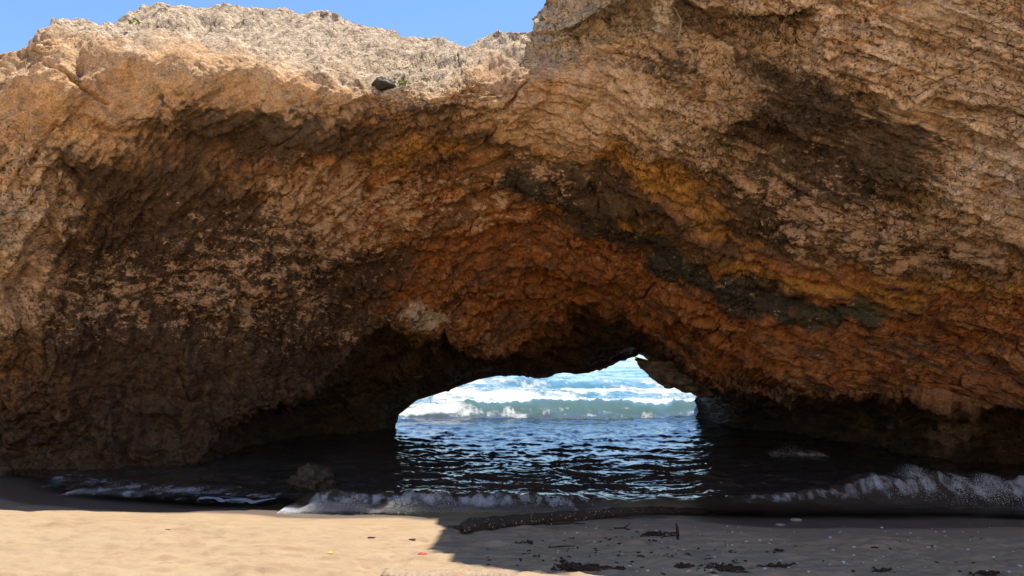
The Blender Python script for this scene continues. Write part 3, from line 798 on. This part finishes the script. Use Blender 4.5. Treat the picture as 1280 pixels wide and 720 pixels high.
burst(G(960, 600)[0], G(1120, 600)[0], 11.2, 0.24, 9000)
burst(G(365, 630)[0], G(760, 630)[0], 10.65, 0.30, 44000, 0.25)
burst(G(90, 615)[0], G(250, 615)[0], 12.0, 0.10, 5000)
burst(G(960, 570)[0], G(1030, 570)[0], 16.2, 0.30, 1500)
burst(float(W(845, 497, 25.3)[0]), float(W(885, 497, 25.3)[0]), 25.3, 0.45, 2500)
V, Fq = droplets(np.array(C), np.array(R))
spray = link_mesh('wave_spray', V, Fq, M_SPRAY)
tag(spray, 'white spray thrown up where small waves break on the shore', 'spray', kind='stuff')

# ------------------------------------------------------------------ loose things on the shore
def lump(name, mat, size, seed, sub=4, amp=0.25, freq=1.6, parent=None, flat=None):
    V, Fq = ico(sub)
    n = V / np.linalg.norm(V, axis=1, keepdims=True)
    d = 1 + amp * fbm(n * freq + seed, seed, 5, 0.6)
    if flat is not None:
        for _ in range(flat):
            dr = rng.standard_normal(3); dr /= np.linalg.norm(dr)
            c = 0.78 + 0.15 * rng.random()
            pr = n @ dr * d
            d = np.where(pr > c, d * c / np.maximum(pr, 1e-6), d)
    return link_mesh(name, n * d[:, None] * np.array(size), Fq, mat, parent)

def tube(name, pts, rad, mat, parent=None, nseg=10, rough=0.12, seed=3, link=True):
    pts = [Vector(p) for p in pts]; V = []; n = len(pts)
    for i, p in enumerate(pts):
        tdir = (pts[min(i + 1, n - 1)] - pts[max(i - 1, 0)]).normalized()
        up = Vector((0, 0, 1)) if abs(tdir.z) < 0.9 else Vector((1, 0, 0))
        a = tdir.cross(up).normalized(); b = a.cross(tdir)
        for k in range(nseg):
            th = 2 * math.pi * k / nseg
            V.append(p + (a * math.cos(th) + b * math.sin(th)) * rad[i])
    V = np.array([v[:] for v in V])
    c = np.repeat(np.array([p[:] for p in pts]), nseg, 0)
    V = c + (V - c) * (1 + rough * 2.2 * fbm(V * 9, seed, 3)[:, None])
    fs = [(i * nseg + k, i * nseg + (k + 1) % nseg, (i + 1) * nseg + (k + 1) % nseg, (i + 1) * nseg + k) for i in range(n - 1) for k in range(nseg)]
    fs.append(tuple(reversed(range(nseg)))); fs.append(tuple((n - 1) * nseg + k for k in range(nseg)))
    if not link: return V, fs
    return link_mesh(name, V, fs, mat, parent)

BZG = bz.reshape(len(bx), len(by))
def bz1(x, y):
    i = min(max(np.searchsorted(bx, x) - 1, 0), len(bx) - 2); j = min(max(np.searchsorted(by, y) - 1, 0), len(by) - 2)
    u = (x - bx[i]) / (bx[i + 1] - bx[i]); v = (y - by[j]) / (by[j + 1] - by[j])
    return float((BZG[i, j] * (1 - v) + BZG[i, j + 1] * v) * (1 - u) + (BZG[i + 1, j] * (1 - v) + BZG[i + 1, j + 1] * v) * u)
def on_sand(pxx, pyy):
    z = 0.1
    for _ in range(12):
        p = G(pxx, pyy, z); z = 0.5 * z + 0.5 * bz1(p[0], p[1])
    p = G(pxx, pyy, z)
    return Vector((p[0], p[1], bz1(p[0], p[1])))

M_LEDGE = mat_simple('grey_ledge', (0.12, 0.09, 0.065), (0.46, 0.36, 0.27), 4, 0.8, 1.0, 0.08)
kl = lump('hanging_ledge', M_LEDGE, (1.40, 0.8, 0.37), 61, 5, 0.75, 2.3, arch, flat=4)
kl.location = Vector(W(856, 470, 21.4)); kl.rotation_euler = (0.1, math.radians(14), 0.2)
kl['label'] = 'jagged grey ledge hanging at the right of the far opening'
M_BOULD = mat_simple('dark_rock', (0.028, 0.021, 0.014), (0.08, 0.058, 0.036), 7, 0.45, 0.8, 0.03)
M_BARK = mat_simple('soaked_wood', (0.030, 0.022, 0.016), (0.075, 0.052, 0.035), 18, 0.7, 0.8, 0.012, spots=((0.50, 0.44, 0.36), 26))
M_TWIG = mat_simple('dark_twig', (0.025, 0.016, 0.011), (0.06, 0.038, 0.024), 40, 0.8)
M_WEED = mat_simple('dried_weed', (0.028, 0.016, 0.010), (0.085, 0.045, 0.025), 30, 0.75)
M_PLANK = mat_simple('grey_board', (0.25, 0.18, 0.115), (0.36, 0.27, 0.18), 14, 0.85)
M_SHELL = mat_simple('shell_bits', (0.55, 0.50, 0.43), (0.75, 0.70, 0.62), 30, 0.6)
M_RED = mat_simple('faded_red', (0.50, 0.055, 0.045), (0.60, 0.10, 0.08), 30, 0.6)
M_YEL = mat_simple('faded_yellow', (0.70, 0.47, 0.06), (0.75, 0.55, 0.12), 30, 0.6)
M_LEAF = mat_simple('salt_leaf', (0.14, 0.22, 0.045), (0.24, 0.32, 0.09), 20, 0.6)
M_CHIP = mat_simple('pale_wood', (0.30, 0.24, 0.17), (0.45, 0.37, 0.27), 20, 0.8)

b = G(385, 618, -0.02)
bo = lump('boulder', M_BOULD, (0.34, 0.30, 0.27), 5, 5, 0.5, 1.7, flat=3)
bo.location = (b[0], b[1] + 0.25, 0.10)
tag(bo, 'knobbly brown boulder poking out of the shallow water at left', 'boulder')

# driftwood log
A, B = on_sand(577, 668), on_sand(882, 641)
pts, rad = [], []
for i in range(41):
    s = i / 40
    p = A.lerp(B, s)
    p.y += 0.05 * math.sin(s * math.pi) + 0.02 * math.sin(s * 9)
    p.z = max(bz1(p.x, p.y), A.z * (1 - s) + B.z * s) + 0.06 - 0.02 * s
    pts.append(p); rad.append(0.092 * (1 - 0.45 * s) * (1 + 0.05 * math.sin(i * 0.9)) * (0.6 if i == 0 else 1))
o0 = pts[0].copy()
log = tube('driftwood_log', [p - o0 for p in pts], rad, M_BARK, nseg=18, rough=0.13); log.location = o0
tag(log, 'long dark barnacle specked driftwood log lying half in the wet sand', 'driftwood')
st_ = tube('snapped_root', [(-0.16, -0.02, 0.03), (-0.07, 0, 0.02), (0.02, 0.01, 0)], [0.008, 0.02, 0.03], M_BARK, log)
st_ = tube('peeled_splinter', [(0.95, 0.33, -0.03), (1.18, 0.35, -0.01), (1.42, 0.36, -0.025)], [0.008, 0.02, 0.006], M_BARK, log)

# board at the lower edge of the view
bm = bmesh.new()
bmesh.ops.create_cube(bm, size=1)
bmesh.ops.scale(bm, vec=(1.15, 0.18, 0.035), verts=bm.verts)
bmesh.ops.subdivide_edges(bm, edges=[e for e in bm.edges if abs((e.verts[0].co - e.verts[1].co).x) > 0.5], cuts=24)
bmesh.ops.bevel(bm, geom=bm.edges[:], offset=0.004, segments=1)
for v in bm.verts:
    v.co.z += 0.006 * math.sin(v.co.x * 7); v.co.y += 0.008 * math.sin(v.co.x * 5 + v.co.z * 30)
V = np.array([v.co[:] for v in bm.verts]); fs = [[v.index for v in f.verts] for f in bm.faces]; bm.free()
pl = link_mesh('weathered_board', V, fs, M_PLANK, smooth=False)
p = on_sand(562, 719)
pl.location = (p.x + 0.05, p.y - 0.06, p.z + 0.015); pl.rotation_euler = (0.03, 0.0, -0.05)
tag(pl, 'weathered grey brown board half buried at the bottom of the sunlit sand', 'board')

def weed(pos, w, d, n, seed, label, name='seaweed_clump'):
    r = random.Random(seed); V, fs = [], []
    for _ in range(n):
        a = r.uniform(0, 6.28); L = r.uniform(0.3, 0.75) * w * 0.5
        cx, cy = r.gauss(0, 0.28) * w, r.gauss(0, 0.28) * d
        pts = [(cx + math.cos(a + 0.5 * t) * L * t * 1.2, cy + math.sin(a + 0.5 * t) * L * t * 0.6,
                0.008 + r.uniform(0, 0.03) * (1 - abs(2 * t - 1)) + 0.5 * d * 0.12 * max(0, 1 - (cx / w * 2) ** 2)) for t in (0, 0.33, 0.66, 1)]
        v, f = tube('x', pts, [0.004, 0.009, 0.008, 0.002], None, nseg=5, seed=seed, link=False)
        k = len(V); V.extend(v.tolist()); fs.extend([tuple(i + k for i in q) for q in f])
    o = link_mesh(name, V, fs, M_WEED); o.location = pos
    return tag(o, label, 'seaweed', 'seaweed clumps on the shaded sand')
WEEDS = [(718,712,0.36,0.16,70,'thick dark seaweed clump nearest the sunlight edge at the bottom'),
 (700,705,0.16,0.06,16,'thin tail of seaweed trailing up left of the thick clump'),
 (908,714,0.30,0.16,46,'ragged seaweed clump at the bottom edge right of centre'),
 (822,670,0.30,0.14,34,'loose patch of brown weed beside the upright stick'),
 (790,699,0.22,0.10,20,'small brown weed tangle under the slanting twig'),
 (773,713,0.09,0.06,14,'tiny weed knot right of the thick clump'),
 (854,710,0.10,0.06,26,'small weed scrap left of the ragged clump'),
 (976,712,0.24,0.07,20,'thin wavy strand of weed on the shaded sand, bottom right'),
 (1102,716,0.15,0.08,22,'dark weed bunch standing at the bottom right of centre'),
 (1240,719,0.26,0.07,24,'flat dark weed strip near the bottom right corner'),
 (974,690,0.09,0.05,8,'small weed flake above the wavy strand'),
 (656,681,0.14,0.06,10,'sparse weed crumbs below the driftwood log')]
for i, (x, y, w, d, n, lb) in enumerate(WEEDS):
    weed(on_sand(x, y), w, d, n, 40 + i, lb)

def twig(base, pts, rad, label, cat='twig', branches=()):
    o = tube('twig', pts, rad, M_TWIG, nseg=6, rough=0.2); o.location = base
    for bp, br in branches: tube('side_branch', bp, br, M_TWIG, o, nseg=6)
    return tag(o, label, cat)
twig(on_sand(768, 662), [(0, 0, 0.015), (0.1, -0.05, 0.03), (0.22, -0.12, 0.012)], [0.010, 0.009, 0.005], 'forked dark twig lying below the middle of the log',
     branches=[([(0.1, -0.05, 0.03), (0.16, 0.0, 0.05), (0.20, 0.06, 0.07)], [0.008, 0.006, 0.003])])
twig(on_sand(685, 687), [(0, 0, 0.01), (0.12, 0.02, 0.015), (0.26, 0.06, 0.01)], [0.005, 0.007, 0.003], 'thin straight twig on shaded sand above the thick weed clump')
twig(on_sand(780, 687), [(0, 0, 0.02), (0.08, -0.1, 0.03), (0.15, -0.22, 0.015)], [0.007, 0.006, 0.004], 'slanting twig above the small weed tangle')
s_ = twig(on_sand(847, 674), [(0, 0, -0.03), (0.004, 0, 0.05), (0.0, 0.01, 0.12), (-0.01, 0.01, 0.165)], [0.012, 0.017, 0.014, 0.006], 'short dark stick standing upright in the shaded sand', 'stick',
     branches=[([(0.0, 0, 0.06), (-0.03, 0, 0.07), (-0.06, 0.0, 0.07)], [0.011, 0.009, 0.004])])
s_.name = 'stick'

def scrap(name, pos, mat, sx, sy, sz, seed, label, cat, group=None):
    o = lump(name, mat, (sx, sy, sz), seed, 3, 0.5, 1.8, flat=5); o.location = pos
    return tag(o, label, cat, group)
scrap('litter_scrap', on_sand(528, 695) + Vector((0, 0, 0.012)), M_RED, 0.045, 0.03, 0.022, 8, 'crumpled red scrap of litter on the sunlit sand', 'litter')
scrap('litter_scrap', on_sand(413, 692) + Vector((0, 0, 0.006)), M_YEL, 0.025, 0.018, 0.010, 9, 'small yellow scrap of litter on the sunlit sand', 'litter')
scrap('wood_chip', on_sand(995, 651) + Vector((0, 0, 0.015)), M_CHIP, 0.075, 0.03, 0.018, 12, 'pale flat wood chip at the dark waterline right of the log', 'wood chip')
scrap('wood_chip', on_sand(975, 657) + Vector((0, 0, 0.012)), M_CHIP, 0.065, 0.03, 0.014, 13, 'dull tan wood chip on wet sand just below the paler chip', 'wood chip')
for x, y, lb in [(470,714,'dark curled leaf on the sunlit sand left of the board'), (464,673,'dark leaf flake on the sunlit sand near the shade line'),
                 (515,675,'small brown leaf on sunlit sand beside the shadow edge'), (1133,673,'dark leaf sliver on smooth shaded sand at right'),
                 (1218,672,'dark leaf sliver farthest right on the shaded sand'), (1093,685,'narrow dark leaf among pale shell bits at right'), (209,663,'tiny dark leaf alone on the sunlit sand at left')]:
    o = scrap('dry_leaf', on_sand(x, y) + Vector((0, 0, 0.006)), M_WEED, 0.045, 0.015, 0.008, x, lb, 'leaf', 'dry leaves on the sand')
# pale shell bits and dark crumbs: individuals sharing a mesh
sh0 = lump('shell_bit', M_SHELL, (0.014, 0.011, 0.006), 21, 2, 0.4)
tag(sh0, 'tiny pale shell bit on the shaded sand', 'shell', 'pale shell bits scattered on the shaded sand')
cr0 = lump('weed_crumb', M_WEED, (0.022, 0.010, 0.006), 23, 2, 0.5)
tag(cr0, 'tiny dark crumb of weed lying on the sand', 'weed crumb', 'dark weed crumbs scattered on the sand')
r = random.Random(5)
for i in range(130):
    o = sh0 if i == 0 else sh0.copy()
    if i: COL.objects.link(o)
    x, y = r.uniform(690, 1275), 655 + 62 * r.random() ** 0.9
    o.location = on_sand(x, y) + Vector((0, 0, 0.003)); s = r.uniform(0.5, 1.35)
    o.scale = (s, s, s); o.rotation_euler = (0, 0, r.uniform(0, 6.28))
for i in range(170):
    o = cr0 if i == 0 else cr0.copy()
    if i: COL.objects.link(o)
    x, y = (r.gauss(800, 90), r.gauss(690, 14)) if r.random() < 0.62 else (r.uniform(560, 1270), r.uniform(672, 718))
    if y < 662 or y > 719: y = r.uniform(676, 716)
    if x < 560 + (719 - y): x = r.uniform(700, 1000)
    o.location = on_sand(x, y) + Vector((0, 0, 0.003)); s = r.uniform(0.4, 1.3)
    o.scale = (s, s, s); o.rotation_euler = (0, 0, r.uniform(0, 6.28))

# ------------------------------------------------------------------ plants and stones on the rock
def herb(x, y, size, n, seed, label):
    pos, nr = on_rock(x, y)
    r = random.Random(seed); V, fs = [], []
    for _ in range(n):
        a = r.uniform(0, 6.28); el = r.uniform(0.3, 1.4); L = size * r.uniform(0.5, 1.0); wd = L * 0.22
        d = Vector((math.cos(a) * math.cos(el), math.sin(a) * math.cos(el), math.sin(el))); sd = d.cross(Vector((0, 0, 1))).normalized()
        o_ = Vector((r.gauss(0, size * 0.45), r.gauss(0, size * 0.3), r.uniform(0, size * 0.3)))
        k = len(V)
        for t, ww in ((0, 0.2), (0.5, 1), (1, 0.1)):
            c = o_ + d * L * t - Vector((0, 0, L * 0.3 * t * t)); V += [(c - sd * wd * ww)[:], (c + sd * wd * ww)[:]]
        fs += [(k, k + 1, k + 3, k + 2), (k + 2, k + 3, k + 5, k + 4)]
    o = link_mesh('herb', V, fs, M_LEAF); o.location = pos + Vector((0, -0.14, 0.06))
    return tag(o, label, 'plant', 'small green plants on the rock')
herb(172, 38, 0.13, 26, 3, 'small green plant on the pale rock top at far left')
herb(503, 103, 0.13, 34, 4, 'small green plant beside the dark stone in the brow notch')
herb(720, 46, 0.16, 60, 5, 'bright green plant on the pale ledge below the upper right block')
pos, nr = on_rock(481, 103)
st = lump('embedded_stone', M_BOULD, (0.21, 0.16, 0.13), 31, 4, 0.3, 1.5); st.location = pos + Vector((0, -0.08, 0.02))
tag(st, 'dark rounded stone lodged in the notch of the pale brow', 'stone')
p0, _ = on_rock(843, 6); p1, _ = on_rock(846, 36); p2, _ = on_rock(842, 56)
off = Vector((0, -0.12, 0))
rt = tube('dry_root', [Vector((0, 0, 0)), (p1 + off - p0) * 0.5 + Vector((0.02, 0, 0)), p1 + off - p0, p2 + off * 0.7 - p0], [0.012, 0.014, 0.010, 0.004], M_CHIP, nseg=6)
rt.location = p0 + off * 0.8
tag(rt, 'thin dry root hanging over the nodular ledge at upper right', 'root')

# ------------------------------------------------------------------ camera, sun, sky
cam = bpy.data.objects.new('camera', bpy.data.cameras.new('camera')); COL.objects.link(cam)
cam.location = (0, 0, CAMZ); cam.rotation_euler = (math.radians(90) + PITCH, 0, 0)
cam.data.sensor_width = 36; cam.data.lens = F * 36 / 1280; cam.data.clip_start = 0.05; cam.data.clip_end = 20000
scene.camera = cam
EL, AZ = math.radians(72.5), math.radians(36)
sd = Vector((math.sin(AZ) * math.cos(EL), math.cos(AZ) * math.cos(EL), math.sin(EL)))
sun = bpy.data.objects.new('sun', bpy.data.lights.new('sun', 'SUN')); COL.objects.link(sun)
sun.data.energy = 2.6; sun.data.angle = math.radians(0.53); sun.data.color = (1.0, 0.93, 0.82)
sun.rotation_euler = (-sd).to_track_quat('-Z', 'Y').to_euler()
w = bpy.data.worlds.new('World'); scene.world = w; w.use_nodes = True
nt_ = w.node_tree; nt_.nodes.clear()
sk = nt_.nodes.new('ShaderNodeTexSky'); sk.sky_type = 'NISHITA'; sk.sun_disc = False
sk.sun_elevation = EL; sk.sun_rotation = AZ; sk.air_density = 1.0; sk.dust_density = 0.0; sk.ozone_density = 8.0; sk.altitude = 0
bg = nt_.nodes.new('ShaderNodeBackground'); bg.inputs['Strength'].default_value = 0.070
wo = nt_.nodes.new('ShaderNodeOutputWorld')
nt_.links.new(sk.outputs[0], bg.inputs[0]); nt_.links.new(bg.outputs[0], wo.inputs[0])
vs = scene.view_settings
vs.view_transform = 'Standard'; vs.look = 'None'; vs.gamma = 1; vs.exposure = 1.68; vs.use_curve_mapping = False
cy = scene.cycles
cy.use_denoising = True; cy.max_bounces = 10; cy.diffuse_bounces = 6; cy.glossy_bounces = 4; cy.transparent_max_bounces = 16
cy.sample_clamp_indirect = 6
